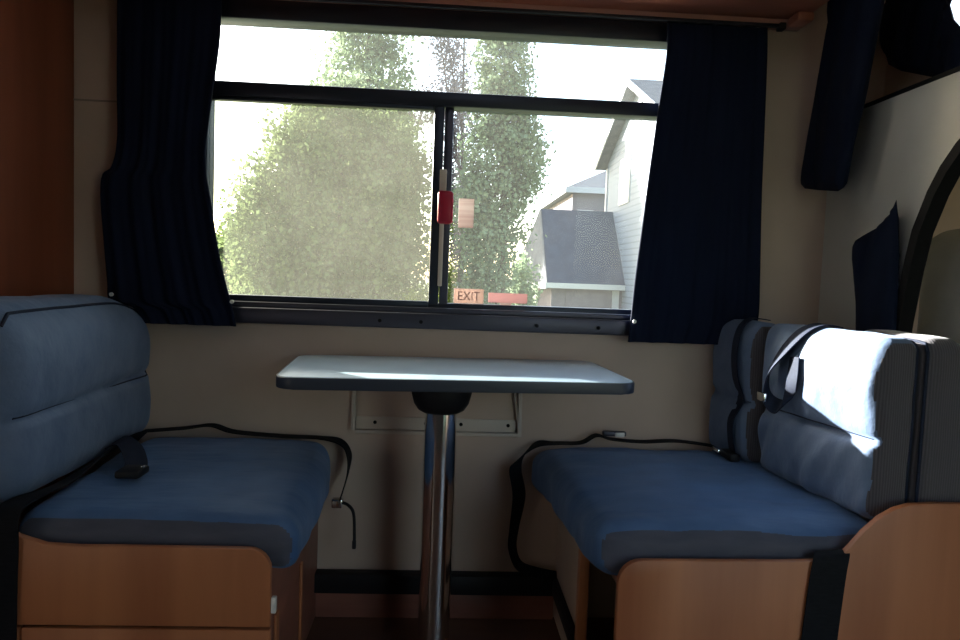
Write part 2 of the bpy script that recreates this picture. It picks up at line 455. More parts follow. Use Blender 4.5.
# sliding sash (left pane) and the jamb of the fixed pane
bm = bmesh.new()
add_box(bm, (-.050,-.018,1.04), (-.018,.012,1.668), .004); add_box(bm, (-.75,-.018,1.03), (-.05,.012,1.05), .004); add_box(bm, (-.75,-.016,1.655), (-.05,.012,1.668), .003)
auto(from_bm('sliding_sash', bm, BLACK_FR, win))
bm = bmesh.new()
add_box(bm, (-.016,.0,1.04), (.012,.04,1.668), .004)
auto(from_bm('sash_jamb', bm, SILL_M, win))
bm = bmesh.new(); add_box(bm, (-.75,.026,1.708), (.71,.031,1.905)); from_bm('upper_pane', bm, GLASS_U, win)
bm = bmesh.new(); add_box(bm, (-.75,-.004,1.048), (-.048,.001,1.658)); from_bm('sliding_pane', bm, GLASS_L, win)
bm = bmesh.new(); add_box(bm, (.01,.024,1.04), (.71,.029,1.67)); from_bm('fixed_pane', bm, GLASS_R, win)
la = box('latch', (-.030,-.046,1.298), (.020,-.012,1.402), RED_P, win, .011, seg=3); la['label'] = 'red plastic emergency latch'
bm = bmesh.new(); add_box(bm, (-.026,-.03,1.40), (-.004,-.016,1.47), .003); add_box(bm, (-.022,-.03,1.10), (-.008,-.016,1.30), .003)
auto(from_bm('latch_rail', bm, BEIGE_P, win))
st = box('sticker', (.038,.019,1.292), (.088,.0215,1.386), STICK_W, win, .001); st['label'] = 'faded white sticker'
st = box('sticker', (.032,.019,1.046), (.130,.0215,1.094), PINK, win, .001); st['label'] = 'faded pink sticker with lettering'
fc = bpy.data.curves.new('lettering', 'FONT'); fc.body = 'EXIT'; fc.size = .042; fc.extrude = .0004; fc.align_x = 'CENTER'
tmp = bpy.data.objects.new('lettering', fc); COL.objects.link(tmp)
tmp.location = (.081,.0185,1.056); tmp.rotation_euler = (PI/2,0,0); tmp.scale = (.86,1,1)
bpy.context.view_layer.update()
me = bpy.data.meshes.new_from_object(tmp.evaluated_get(bpy.context.evaluated_depsgraph_get())); me.transform(tmp.matrix_world)
bpy.data.objects.remove(tmp)
lo = mesh_obj('lettering', me, None, st); me.materials.clear(); me.materials.append(STICK_R)
st = box('sticker', (.145,.019,1.052), (.274,.0215,1.084), PINK2, win, .001); st['label'] = 'faded red strip sticker'
box('sticker_tab', (.185,.019,1.043), (.222,.0212,1.052), STICK_W, st)

# ------------------------------------------------------------------ curtains
yc = -.065
bm_rows = [(1.948,-1.005,-.70),(1.82,-1.006,-.703),(1.66,-1.006,-.722),(1.51,-1.005,-.739),(1.43,-1.02,-.738),(1.40,-1.048,-.735),(1.33,-1.053,-.722),(1.20,-1.043,-.70),(1.08,-1.033,-.672),(1.02,-1.024,-.655),(1.0,-.955,-.65),(.953,-.925,-.640)]
cl = cloth('curtain', bm_rows, yc, CURT, folds=4.5, amp=.006, seed=1.3)
tag(cl, 'dark navy curtain hanging left of the window above the left backrest', 'curtain', 'window curtains')
cr_rows = [(1.948,.666,.985),(1.85,.668,.99),(1.65,.648,.995),(1.45,.630,1.0),(1.30,.618,1.006),(1.15,.605,1.012),(1.03,.598,1.012),(.945,.592,.982)]
cr = cloth('curtain', cr_rows, yc, CURT, folds=5, amp=.006, seed=4.1)
tag(cr, 'dark navy curtain hanging right of the window above the right seat', 'curtain', 'window curtains')
def snap(p, parent): lathe_pt = tube('snap_button', [p, (p[0], p[1]-.006, p[2])], .006, WHITE_P, parent, 12)
snap((-1.008,-.088,1.04), cl); snap((-.648,-.088,1.03), cl); snap((.604,-.088,1.012), cr)
rail = box('curtain_rail', (-1.06,-.072,1.950), (1.04,-.058,1.962), BLACK_FR, None, .003, loc=(0,-.06,1.97))
tag(rail, 'thin dark curtain rail above the window, under the overhead cabinet', 'curtain rail')
box('end_stop', (1.02,-.08,1.943), (1.04,-.05,1.964), BLACK_P, rail, .003)

# hanging and bundled navy cloths by the bunk
def slab_cloth(name, poly, x0, x1, label, cat, seed=0, th=None):
    """gathered cloth with the given (y, z) outline and a puffed, folded surface between x0 and x1"""
    bm = bmesh.new()
    vs = [bm.verts.new((0, p[0], p[1])) for p in poly]; bm.faces.new(vs)
    bmesh.ops.triangulate(bm, faces=bm.faces[:])
    for _ in range(4):
        bmesh.ops.subdivide_edges(bm, edges=[e for e in bm.edges if e.calc_length() > .022], cuts=1)
        bmesh.ops.triangulate(bm, faces=[f for f in bm.faces if len(f.verts) > 3])
    edge = [Vector((0,*p)) for p in poly]; E = len(edge)
    def dist(p):
        best = 9
        for i in range(E):
            a = edge[i]; b = edge[(i+1)%E]; ab = b-a
            t = max(0, min(1, (p-a).dot(ab)/max(ab.length_squared, 1e-9))); best = min(best, (p-a-ab*t).length)
        return best
    bm.verts.ensure_lookup_table(); base = bm.verts[:]; faces = [tuple(v.index for v in f.verts) for f in bm.faces]
    bm.verts.index_update(); faces = [tuple(v.index for v in f.verts) for f in bm.faces]
    xm = (x0+x1)/2; hh = (x1-x0)/2
    out = bmesh.new(); A = []; B = []
    for v in base:
        d = dist(v.co); k = min(1, d/.045); k = math.sqrt(max(0, 1-(1-k)**2))
        w = .25*noise.noise(Vector((v.co.y*16+seed, v.co.z*5, seed))) + .12*math.sin(v.co.y*70+v.co.z*12+seed)
        a = max(.02, k*(.75+w))
        A.append(out.verts.new((xm-hh*a, v.co.y, v.co.z))); B.append(out.verts.new((xm+hh*a, v.co.y, v.co.z)))
    for f in faces:
        out.faces.new([A[i] for i in f]); out.faces.new([B[i] for i in f][::-1])
    bnd = [e for e in bm.edges if len(e.link_faces) == 1]
    for e in bnd:
        i, j = e.verts[0].index, e.verts[1].index
        out.faces.new((A[i], A[j], B[j], B[i]))
    bm.free()
    o = from_bm(name, out, CURT, None, (xm, poly[0][0], min(p[1] for p in poly)), True)
    return tag(o, label, cat)
slab_cloth('bunk_curtain', [(-.045,2.15),(-.048,2.06),(-.10,1.985),(-.135,1.94),(-.08,1.875),(-.085,1.85),(-.15,1.812),(-.29,1.755),(-.36,1.728),(-.45,1.712),(-.62,1.712),(-.62,1.78),(-.44,1.82),(-.393,1.856),(-.352,1.90),(-.326,1.956),(-.31,2.03),(-.31,2.15)],
           1.345, 1.405, 'bunched navy curtain by the small bunk window over the right wall', 'curtain', seed=2.)
HANG = [(-.105,2.12),(-.124,2.02),(-.055,1.76),(.016-.02,1.52),(-.004,1.478),(-.02,1.462),(-.10,1.447),(-.214,1.430),(-.238,1.440),(-.248,1.475),(-.329,1.78),(-.364,1.929),(-.385,2.03),(-.395,2.12)]
slab_cloth('hanging_curtain', HANG, 1.135, 1.195, 'long flat navy cloth hanging slantwise in the corner beside the right wall', 'curtain', seed=.4)
slab_cloth('wall_cloth', [(-.408,1.386),(-.385,1.35),(-.33,1.315),(-.27,1.298),(-.232,1.285),(-.222,1.262),(-.228,1.225),(-.24,1.20),(-.262,1.10),(-.275,.985),(-.445,.985),(-.438,1.10),(-.432,1.25),(-.420,1.34)],
           1.195, 1.243, 'pointed navy cloth hanging on the right wall behind the right backrest', 'cloth', seed=5.)

# ------------------------------------------------------------------ overhead cabinet
oc = thing('overhead_cabinet', (0,-.001,1.99), 'red-brown wooden overhead cabinet above the window, seen from below', 'cabinet')
box('cabinet_body', (-1.16,-.34,1.992), (1.115,-.001,2.315), WOOD_C, oc, .004)
box('edge_trim', (-1.16,-.036,1.966), (1.115,-.001,1.991), mat('pale_cabinet_trim', (.55,.30,.26), .4), oc, .004)
box('end_cleat', (1.06,-.11,1.962), (1.113,-.04,1.991), WOOD_C, oc, .008)
for i in range(3):
    x0 = -1.155+i*.757
    d = box('door', (x0,-.357,2.0), (x0+.750,-.341,2.31), WOOD_C, oc, .003)
    box('handle', (x0+.33,-.375,2.03), (x0+.45,-.358,2.045), CHROME, d, .004)

# ------------------------------------------------------------------ table
T = thing('dinette_table', (.05,-.30,0), 'pale rectangular dinette table with dark edge on one chrome pole', 'table')
rotT = Matrix.Translation((.037,-.278,.8735)) @ Matrix.Rotation(math.radians(-.05),4,'Y') @ Matrix.Rotation(math.radians(4.2),4,'Z')
def rrect(hx, hy, r, n=8):
    return arc((hx-r,hy-r),r,0,90,n)+arc((-hx+r,hy-r),r,90,180,n)+arc((-hx+r,-hy+r),r,180,270,n)+arc((hx-r,-hy+r),r,270,360,n)
def tslab(name, hx, hy, r, z0, z1, m, bev):
    bm = bmesh.new(); poly = rrect(hx,hy,r)
    A = [bm.verts.new((p[0],p[1],z0)) for p in poly]; B = [bm.verts.new((p[0],p[1],z1)) for p in poly]
    n = len(A); f1 = bm.faces.new(A[::-1]); f2 = bm.faces.new(B)
    for i in range(n): bm.faces.new((A[i],A[(i+1)%n],B[(i+1)%n],B[i]))
    if bev: bmesh.ops.bevel(bm, geom=list(f1.edges)+list(f2.edges), offset=bev, segments=2, affect='EDGES', profile=.5)
    bm.transform(rotT)
    return auto(from_bm(name, bm, m, T), 35)
tslab('edge_band', .466, .236, .05, -.031, -.0015, EDGE, .004)
tslab('tabletop', .461, .231, .046, -.028, 0, TABLE_T, .0008)
pc = (.003,-.30)
lathe('mounting_cup', [(.086,.8405),(.086,.805),(.078,.775),(.066,.757),(.054,.750)][::-1], pc, BLACK_P, T)
lathe('pole', [(.0455,.02),(.0455,.751)], pc, CHROME, T)
lathe('floor_flange', [(.10,.0005),(.10,.012),(.06,.025),(.05,.06)], pc, BLACK_P, T)

# folding table support on the wall
br = thing('table_bracket', (0,0,.63), 'beige metal table bracket screwed to the wall under the table', 'bracket')
bm = bmesh.new(); add_box(bm, (-.272,-.006,.620), (.268,-.0005,.668), .002); add_box(bm, (-.272,-.03,.617), (.268,-.006,.628), .002)
auto(from_bm('rail', bm, BEIGE_P, br))
for x in (-.285,.255):
    prism('gusset', [(-.0005,.628),(-.028,.628),(-.012,.80),(-.0005,.80)], 'x', x, x+.012, BEIGE_P, br, .001)
tube('brace', [(.235,-.008,.80),(.262,-.02,.63)], .004, BEIGE_P, br, 8)
for x in (-.21,-.045,.07,.225): tube('screw', [(x,-.009,.650),(x,-.005,.650)], .006, RUBBER, br, 10)

# ------------------------------------------------------------------ benches
def mirror(poly, c): return [(2*c-x, z) for x, z in poly][::-1]
bl = thing('bench_base', (-.75,-.36,0), 'reddish wooden bench base under the left seat cushion', 'bench', 'dinette bench bases')
def nearer(poly): return [(x*.968, 1.14+(z-1.14)*.968) if z > .02 else (x*.968, z) for x, z in poly]
pL = [(-.367,.33)] + arc((-.417,.461),.05,0,90,6) + [(-.70,.511),(-.79,.510),(-.86,.514),(-.92,.533),(-.955,.572),(-1.0,.612),(-1.05,.634),(-1.10,.641),(-1.20,.643),(-1.20,.33)]
sp = prism('side_panel', nearer(pL), 'y', -.765, -.747, WOOD_V, bl, .003)
dr = box('door', (-.88,-.765,.012), (-.355,-.747,.349), WOOD_V, bl, .003)
box('side_stile', (-1.163,-.765,.012), (-.885,-.747,.349), WOOD_V, bl, .003)
box('catch', (-.354,-.763,.386), (-.343,-.750,.422), WHITE_P, bl, .002)
box('front_board', (-.402,-.66,.002), (-.386,-.002,.455), WOOD_D, bl, .002)
for y, w in ((-.60,.03),(-.30,.02)): box('front_stile', (-.385,y,.002), (-.378,y+w,.30), WOOD_V, bl, .002)
box('seat_board', (-1.16,-.746,.44), (-.403,-.002,.456), WOOD_D, bl)

brr = thing('bench_base', (.85,-.36,0), 'orange-brown wooden bench base under the right seat cushion', 'bench', 'dinette bench bases')
pR = [(.423,.012)] + arc((.478,.443),.055,180,90,7) + [(.60,.499),(.80,.501),(.90,.504),(.945,.512),(.97,.540),(1.0,.577),(1.035,.610),(1.07,.631),(1.105,.642),(1.16,.646),(1.288,.646),(1.288,.012)]
prism('side_panel', nearer(pR), 'y', -.765, -.747, WOOD_V, brr, .003)
box('front_board', (.405,-.44,.002), (.42,-.002,.455), WALL, brr, .002)
box('front_stile', (.385,-.47,.002), (.412,-.442,.44), WOOD_V, brr, .003)
box('seat_board', (.421,-.746,.44), (1.24,-.002,.456), WOOD_D, brr)
box('heater_box', (.388,-.40,.10), (.404,-.052,.158), BLACK_P, brr, .003)

# ------------------------------------------------------------------ cushions
def seat_def(sgn):
    def d(p, h):
        u = p.x/h.x*sgn                        # +1 at the table side
        w = max(0, u-.55)/.45
        p = Vector(p)
        t_ = max(0, min(1, p.z/h.z*.5+.5)); t_ = t_*t_*(3-2*t_)
        p.z -= .012*w*w*t_ + .012*(1-t_)*max(0, u-.7)/.3
        yn = max(0, -p.y/h.y-.5)/.5
        p.z += (.005*math.sin(p.y*9) - .010*yn*yn)*t_
        p.x += .012*math.sin(p.y*7+.5)*max(0,u)
        return p
    return d
def skew_l(p, h): p = seat_def(1)(p, h); p.x -= .085*p.y*max(0, .5+.5*p.x/h.x); return p
def skew_r(p, h): p = seat_def(-1)(p, h); p.x -= .135*p.y*max(0, .5-.5*p.x/h.x); return p
scl = cushion('seat_cushion', (-.625,-.37,.525), (.300,.352,.067), .045, FAB_SEAT, None, 48, (.006,.008,.010), skew_l, .006, 6, loc=(-.625,-.37,.46), seed=1, boxing=True)
tag(scl, 'blue padded seat cushion on the left bench, left of the table', 'cushion', 'seat cushions')
scr = cushion('seat_cushion', (.704,-.37,.525), (.362,.352,.067), .045, FAB_SEAT, None, 48, (.006,.008,.010), skew_r, .008, 6, loc=(.704,-.37,.46), seed=9, boxing=True)
tag(scr, 'blue padded seat cushion on the right bench, right of the table', 'cushion', 'seat cushions')

ZS_L = .80
def groove(z, y, zs, w=.010, dpt=.016): return dpt*math.exp(-((z-zs)/w)**2)
CL = Vector((-1.026,-.37,.812))
def back_left(p, h):
    p = Vector(p); z = p.z + CL.z
    f = max(0, p.x/h.x)                         # 1 at the sitting face
    u = max(0, (z-.86)/.19)
    p.x -= .035*u*u*(.5+.5*f)
    far = max(0, p.y/h.y-.35)/.65
    if p.z > 0: p.z -= .050*far**2.2*(p.z/h.z)
    ys = ZS_L - .03*(p.y/h.y)*-1 - .018
    if f > .6: p.x += .010*math.sin(PI*min(1,max(0,(z-.80)/.22))) + .008*math.sin(PI*min(1,max(0,(z-.6)/.2)))
    p.x -= groove(z, 0, ZS_L-.008+.010*(p.y/h.y))*(f**3)
    return p
bkl = cushion('backrest_cushion', CL, (.112,.365,.225), .07, FAB, None, 64, (.004,.010,.006), back_left, .003, 7, loc=(CL.x,CL.y,.595), seed=3)
tag(bkl, 'blue-grey backrest cushion standing at the left edge against the wooden wall', 'cushion', 'backrest cushions')
edge_piping(bkl, [(1,-.93,-.10),(1,.9,-.10)], NAVY_W, .0028, -.001, 24)
edge_piping(bkl, [(1,-1,.85),(1,-.85,1),(1,.85,1),(1,1,.8),(1,1,-.4)], NAVY_W)

# right backrest: two cushions side by side, face turned a little to the camera
def right_back(name, y0, y1, xf0, xf1, zt, label, seed, N, r=.06, side=None):
    """y0 far end, y1 near end; xf0/xf1 the face's x there"""
    c = Vector(((xf0+xf1)/2+.048, (y0+y1)/2, (.598+zt)/2)); h = Vector((.048, abs(y0-y1)/2, (zt-.598)/2))
    sl = (xf1-xf0)/(y1-y0)
    def d(p, h):
        p = Vector(p); z = p.z+c.z; f = max(0, -p.x/h.x); yy = p.y+c.y
        u = max(0, (z-.90)/.14)
        p.x += .018*u*u*f
        p.x -= ((.022 if h.y > .15 else .013)*math.sin(PI*min(1,max(0,(z-.80)/.26))) + .014*math.sin(PI*min(1,max(0,(z-.60)/.19))))*f*max(0,1-(p.y/h.y)**4)
        p.x += groove(z, 0, .79+.012*math.sin(yy*4), .010, .016)*(f**3)
        p.x += (.019 if h.y > .15 else .004)*f*noise.noise(Vector((yy*17+z*10+seed, z*4, seed)))*(1 if z < .785 else .25)
        p.x += sl*p.y
        return p
    o = cushion(name, c, h, min(r,.030), FAB, None, N, (.002,.004,.006), d, .003, 8, loc=(c.x,c.y,.598), seed=seed, boxing=CORD)
    return tag(o, label, 'cushion', 'backrest cushions')
rb_far = right_back('backrest_cushion', -.012, -.232, .890, .930, 1.025, 'narrow far backrest cushion of the right bench, next to the wall', 11, 46)
rb_near = right_back('backrest_cushion', -.243, -.715, .948, 1.010, 1.03, 'wide near backrest cushion of the right bench with sunlit top', 17, 60)
edge_piping(rb_far, [(-1,.9,-.11),(-1,-.9,-.11)], NAVY_W, .0025, -.001, 24)
edge_piping(rb_near, [(-1,.95,-.11),(-1,-.9,-.11)], NAVY_W, .0025, -.001, 24)
edge_piping(rb_near, [(1,-1,-.85),(1,-1,.85),(1,-.9,1),(1,.9,1)], NAVY_W)

# grey corduroy cushion behind it, facing the cab
def rear_def(p, h):
    p = Vector(p); u = max(0, p.x/h.x)
    if p.z > .05: p.z -= .055*u*u*(p.z-.05)/(h.z-.05)*1.6
    return p
rear = cushion('corduroy_cushion', (1.176,-.575,.828), (.070,.152,.205), .04, CORD, None, 40, (.002,.003,.004), rear_def, .002, 8, loc=(1.176,-.575,.62), seed=5)
tag(rear, 'dark grey ribbed cushion behind the right backrest, near the right edge', 'cushion')
edge_piping(rear, [(-1,-1,-.9),(-1,-1,.85),(-1,-.9,1),(-1,.9,1)], NAVY_W)

# cab seat seen through the opening
cs = thing('cab_seat', (1.50,-.55,0), 'light grey cab seat back seen through the arched opening', 'seat')
cushion('seat_back', (1.50,-.50,.98), (.075,.30,.34), .07, GREY_S, cs, 30, (.01,.01,.01))
box('seat_pedestal', (1.42,-.75,.001), (1.75,-.25,.62), BLACK_P, cs, .03)

# ------------------------------------------------------------------ belts
V = Vector
def belt(name, pts, w, m, label, group=None, th=.003, loc=None):
    o = ribbon(name, pts, w, m, None, th, 8, loc or pts[0]); return tag(o, label, 'seat belt', group)
G = 'dinette seat belts'
# left: lap belt along the wall side of the seat, dropping over its front
b1 = belt('seat_belt', [(-.93,-.05,.612),(-.80,-.045,.624),(-.72,-.04,.634),(-.65,-.04,.615),(-.50,-.04,.605),(-.38,-.042,.603),(-.312,-.05,.592),(-.284,-.06,.555),(-.284,-.08,.50),(-.30,-.12,.43)],
     [V((0,.022,0))]*6+[V((0,.022,.004)),V((.004,.022,0)),V((0,.022,0)),V((0,.02,0))], BLACK_W, 'black lap belt lying along the wall edge of the left seat', G)
box('buckle', (-.325,-.135,.405), (-.292,-.105,.432), CHROME, b1, .004)
tube('stalk', catmull([(-.30,-.12,.42),(-.275,-.135,.418),(-.255,-.145,.395),(-.25,-.15,.33),(-.25,-.15,.30)],6), .005, BLACK_P, b1, 8)
box('stalk_end', (-.256,-.156,.285), (-.244,-.144,.312), BLACK_P, b1, .003)
# left: belt from the seat gap with its buckle lying on the seat
b2 = belt('seat_belt', [(-.905,-.10,.612),(-.90,-.22,.625),(-.895,-.34,.627),(-.89,-.47,.618),(-.895,-.58,.606),(-.905,-.70,.612),(-.905,-.768,.600),(-.907,-.772,.52),(-.912,-.772,.34),(-.912,-.772,.03)],
     [V((.018,0,.018))]*3+[V((.022,0,.012)),V((.026,.004,.006)),V((.027,.006,0)),V((.027,0,0)),V((.027,0,0)),V((.027,0,0)),V((.027,0,0))], BLACK_W, 'black belt hanging over the left bench panel at the left edge', G)
b3 = belt('seat_belt', [(-.895,-.33,.640),(-.86,-.345,.655),(-.82,-.38,.645),(-.79,-.42,.622),(-.775,-.46,.612)], [V((.006,.026,.006))]*2+[V((.016,.026,0)),V((.022,.016,0)),V((.026,.012,0))], NAVY_W, 'short navy belt end with black buckle lying on the left seat', G)
bu = box('buckle', (-.795,-.535,.606), (-.735,-.465,.626), BLACK_P, b3, .007); box('tongue', (-.745,-.50,.6255), (-.738,-.487,.630), CHROME, bu, .001)
# right: strap looping off the seat front beside the wall
b4 = belt('seat_belt', [(.93,-.05,.606),(.78,-.045,.622),(.66,-.05,.618),(.56,-.05,.624),(.51,-.045,.634),(.46,-.05,.610),(.38,-.05,.606),(.315,-.05,.600),(.262,-.06,.555),(.248,-.07,.52),(.262,-.08,.44),(.252,-.07,.33),(.250,-.06,.26),(.275,-.055,.20),(.33,-.055,.178),(.40,-.055,.165)],
     [V((0,.02,0))]*6+[V((0,.02,0)),V((.004,.018,.006)),V((.016,.010,.010)),V((.020,.006,.0)),V((.021,.004,0)),V((.016,.010,0)),V((.014,.012,.0)),V((.008,.012,.010)),V((0,.010,.014)),V((0,.008,.014))], BLACK_W, 'black belt along the wall edge of the right seat, looping off its front', G)
bu = box('buckle', (.525,-.083,.640), (.60,-.06,.655), SILL_M, b4, .004); bu2 = box('tongue', (.562,-.09,.640), (.592,-.083,.654), WHITE_P, bu, .002)
# right: belt over the far cushion
def on(o, path, out=.004):
    surf, h = o_surf[o.name]; return [surf([p[k]*h[k] for k in range(3)], out) for p in path]
b5 = belt('seat_belt', on(rb_far, [(.6,-.42,1),(0,-.42,1),(-.6,-.42,1),(-1,-.42,.93),(-1,-.42,.75),(-1,-.46,.5),(-1,-.52,.2),(-1,-.54,-.11),(-1,-.5,-.4),(-1,-.45,-.7),(-1,-.42,-.93)], .009),
     [V((0,.020,0))]*11, NAVY_W, 'navy belt over the far backrest cushion of the right bench', G)
bu = box('buckle', (.878,-.235,.606), (.910,-.15,.628), BLACK_P, b5, .005); box('tongue', (.866,-.165,.610), (.882,-.120,.626), CHROME, bu, .003)
lp = (on(rb_near, [(.6,.12,1),(-.3,.15,1),(-1,.22,.95)], .006) + on(rb_near, [(-1,.33,.70)], .016) + on(rb_near, [(-1,.45,.40)], .030) + on(rb_near, [(-1,.44,.10)], .042)
      + on(rb_near, [(-1,.34,-.02)], .038) + on(rb_near, [(-1,.20,.06)], .026) + on(rb_near, [(-1,.13,.34)], .014) + on(rb_near, [(-1,.15,.64)], .006))
b6 = belt('seat_belt', lp, [V((0,.030,0))]*3+[V((.006,.028,.004)),V((.012,.018,.008)),V((.012,.010,.016)),V((.010,.002,.020)),V((.010,-.012,.016)),V((.004,-.020,.006)),V((.002,-.020,.002))], NAVY_W, 'navy belt folded in a loop over the near right backrest cushion', G)
q = on(rb_near, [(-1,.44,.08)], .048)[0]
b6t = box('tongue', (q.x-.014,q.y-.02,q.z-.012), (q.x-.002,q.y+.022,q.z+.012), CHROME, b6, .003)
# right: belt hanging over the panel
b7 = belt('seat_belt', [(.91,-.746,.543),(.90,-.757,.541),(.890,-.771,.530),(.884,-.772,.48),(.875,-.772,.34),(.868,-.772,.2),(.862,-.772,.02)],
     [V((.042,0,.004))]*7, BLACK_W, 'broad black belt hanging over the right bench panel', G)

# ------------------------------------------------------------------ outdoors
ZG = -.9
bm = bmesh.new(); gv = [bm.verts.new(p) for p in ((-120,-60,ZG),(120,-60,ZG),(120,160,ZG),(-120,160,ZG))]; bm.faces.new(gv)
struct(from_bm('ground', bm, GRASS))

def leaves(pts, size, seed, up=.35):
    """one leafy mesh: a small pointed blade of four vertices at every point"""
    r = np.random.default_rng(seed); n = len(pts)
    d = r.normal(size=(n,3)); d[:,2] -= up; d /= np.linalg.norm(d,axis=1)[:,None]
    e = r.normal(size=(n,3)); e -= d*(e*d).sum(1)[:,None]; e /= np.linalg.norm(e,axis=1)[:,None]
    s = size*r.uniform(.6,1.3,size=(n,1))
    P = np.stack([pts, pts+d*s*.5+e*s*.36, pts+d*s, pts+d*s*.5-e*s*.36], 1).reshape(-1,3)
    me = bpy.data.meshes.new('foliage'); me.vertices.add(4*n); me.loops.add(4*n); me.polygons.add(n)
    me.vertices.foreach_set('co', P.astype(np.float32).ravel())
    me.loops.foreach_set('vertex_index', np.arange(4*n, dtype=np.int32))
    me.polygons.foreach_set('loop_start', np.arange(0,4*n,4,dtype=np.int32))
    me.update(calc_edges=True); me.validate()
    return me

def blobs_pts(blobs, n, seed, shell=.55, clump=.0, nclump=0):
    """points in a union of ellipsoids, denser near their surface, gathered in small sprays"""
    r = np.random.default_rng(seed); out = []
    vol = np.array([b[3]*b[4]*b[5] for b in blobs])**(2/3); vol = vol/vol.sum()
    for b, v in zip(blobs, vol):
        k = max(10, int(n*v)); m = max(4, int(k/18))
        d = r.normal(size=(m,3)); d /= np.linalg.norm(d,axis=1)[:,None]
        rad = shell + (1-shell)*r.uniform(size=(m,1))**.5
        rad *= 1 + .13*np.sin(d[:,:1]*5+seed) * np.cos(d[:,2:]*6+seed)
        c = d*rad*np.array(b[3:6]) + np.array(b[:3])
        idx = r.integers(0, m, size=k)
        out.append(c[idx] + r.normal(size=(k,3))*clump)
    return np.concatenate(out)

def tree(name, base, blobs, n, size, m, label, cat='tree', trunk_r=.14, group=None, seed=0, clump=.16, shell=.45):
    t = thing(name, base, label, cat, group)
    me = leaves(blobs_pts(blobs, n, seed, shell, clump), size, seed+1)
    o = mesh_obj('foliage', me, m, t)
    bm = bmesh.new(); bx, by, bz = base; rr = random.Random(seed)
    top = max(b[2]+b[5]*.6 for b in blobs)
    bc = Vector(blobs[0][:3])
    pts = catmull([(bx,by,bz),(bx+.05,by,bz+(top-bz)*.35),(bx*.6+bc.x*.4,by,bz+(top-bz)*.65),(bc.x*.8+bx*.2,by,top)],5)
    add_tube(bm, pts, [trunk_r*(1-.85*i/(len(pts)-1)) for i in range(len(pts))], 9)
    for b in blobs[1:]:
        k = rr.randint(4, len(pts)-5); add_tube(bm, [pts[k], pts[k].lerp(Vector(b[:3]),.55)+Vector((0,0,-.1)), Vector(b[:3])], [trunk_r*.4, trunk_r*.25, trunk_r*.08], 6)
    auto(from_bm('trunk', bm, BARK, t), 60)
    return t
GT = 'trees outside the window'
tree('broadleaf_tree', (-2.4,14,ZG), [(-2.5,14,2.6,2.0,1.6,2.3),(-3.5,13.9,2.1,1.3,1.2,1.9),(-4.2,14.2,1.6,.95,1.0,1.6),(-1.4,14.1,2.4,1.15,1.2,2.2),(-2.7,14,4.1,1.4,1.1,1.1),(-1.5,13.8,.6,1.2,1.0,1.3),(-3.3,13.7,.3,1.5,1.0,1.2)],
     42000, .125, LEAF_A, 'broad green tree filling the left window pane', group=GT, trunk_r=.2, seed=3)
pa = [(-2.25,17,z,r,.9,1.3) for z, r in ((1.5,1.35),(3.2,1.40),(4.8,1.38),(6.3,1.25),(7.8,1.15),(9.2,.9),(10.4,.5))]
tree('poplar_tree', (-2.25,17,ZG), pa, 26000, .125, LEAF_B, 'tall poplar behind the broad tree, rising past the window head', group=GT, seed=11)
tree('plum_tree', (.35,15,ZG), [(.25,15,3.6,.36,.4,1.1),(.18,15,4.9,.48,.45,1.0),(.08,15,5.9,.38,.4,.9),(-.12,15,6.8,.40,.35,.6),(-.55,15.2,5.3,.35,.35,.45),(.42,15,2.2,.3,.4,1.0),(-.42,15,7.5,.3,.3,.4)],
     9000, .08, LEAF_P, 'thin purple-leaved tree left of the right-hand poplar', group=GT, trunk_r=.09, seed=21, clump=.13, shell=.3)
pb = [(1.13-.09*max(0,3-z),13,z,r,.6,1.1) for z, r in ((6.9,.40),(5.8,.55),(4.7,.62),(3.7,.78),(2.6,.72),(1.5,.56),(.5,.46))] + [(1.75,12.9,3.6,.32,.4,.8),(1.65,13,4.6,.28,.3,.5),(.55,13,2.6,.35,.5,.9)]
tree('poplar_tree', (1.2,13,ZG), pb, 26000, .10, LEAF_B, 'slim green poplar filling the right window pane beside the stickers', group=GT, trunk_r=.12, seed=31, clump=.12, shell=.4)
tree('garden_shrub', (2.75,20,ZG), [(2.45,20,.1,.32,.4,.9),(2.5,20,.9,.26,.3,.8)], 2600, .14, LEAF_B, 'small green shrub left of the garage roof', 'shrub', trunk_r=.05, group=None, seed=41)
tree('garden_shrub', (.4,16,ZG), [(.4,16,1.6,.40,.5,1.8),(.55,16,2.9,.32,.4,1.0),(.2,16,.3,.5,.6,1.1)], 8000, .08, LEAF_Y, 'yellow-green shrub behind the slim poplar', 'shrub', trunk_r=.05, seed=43)
tree('low_bush', (-.55,12,ZG), [(-.55,12,.2,.42,.4,.62),(-.95,12.1,0,.35,.4,.55)], 2200, .09, LEAF_Y, 'low bright yellow-green bush at the foot of the broad tree', 'shrub', trunk_r=.03, seed=47, clump=.08)
for i, (x, z, r) in enumerate(((-13.2,1.0,2.2),(-10.6,1.6,2.5),(-8.0,1.2,2.2))):
    tree('distant_tree', (x,42,ZG), [(x,42,z,r,1.5,2.3),(x+.6,42,z+1.5,r*.6,1.2,1.3)], 5200, .36, LEAF_A,
         ('leftmost distant tree behind the left curtain edge', 'middle distant tree left of the broad tree', 'distant tree right behind the left side of the broad tree')[i], group=GT, seed=60+i, clump=.3)

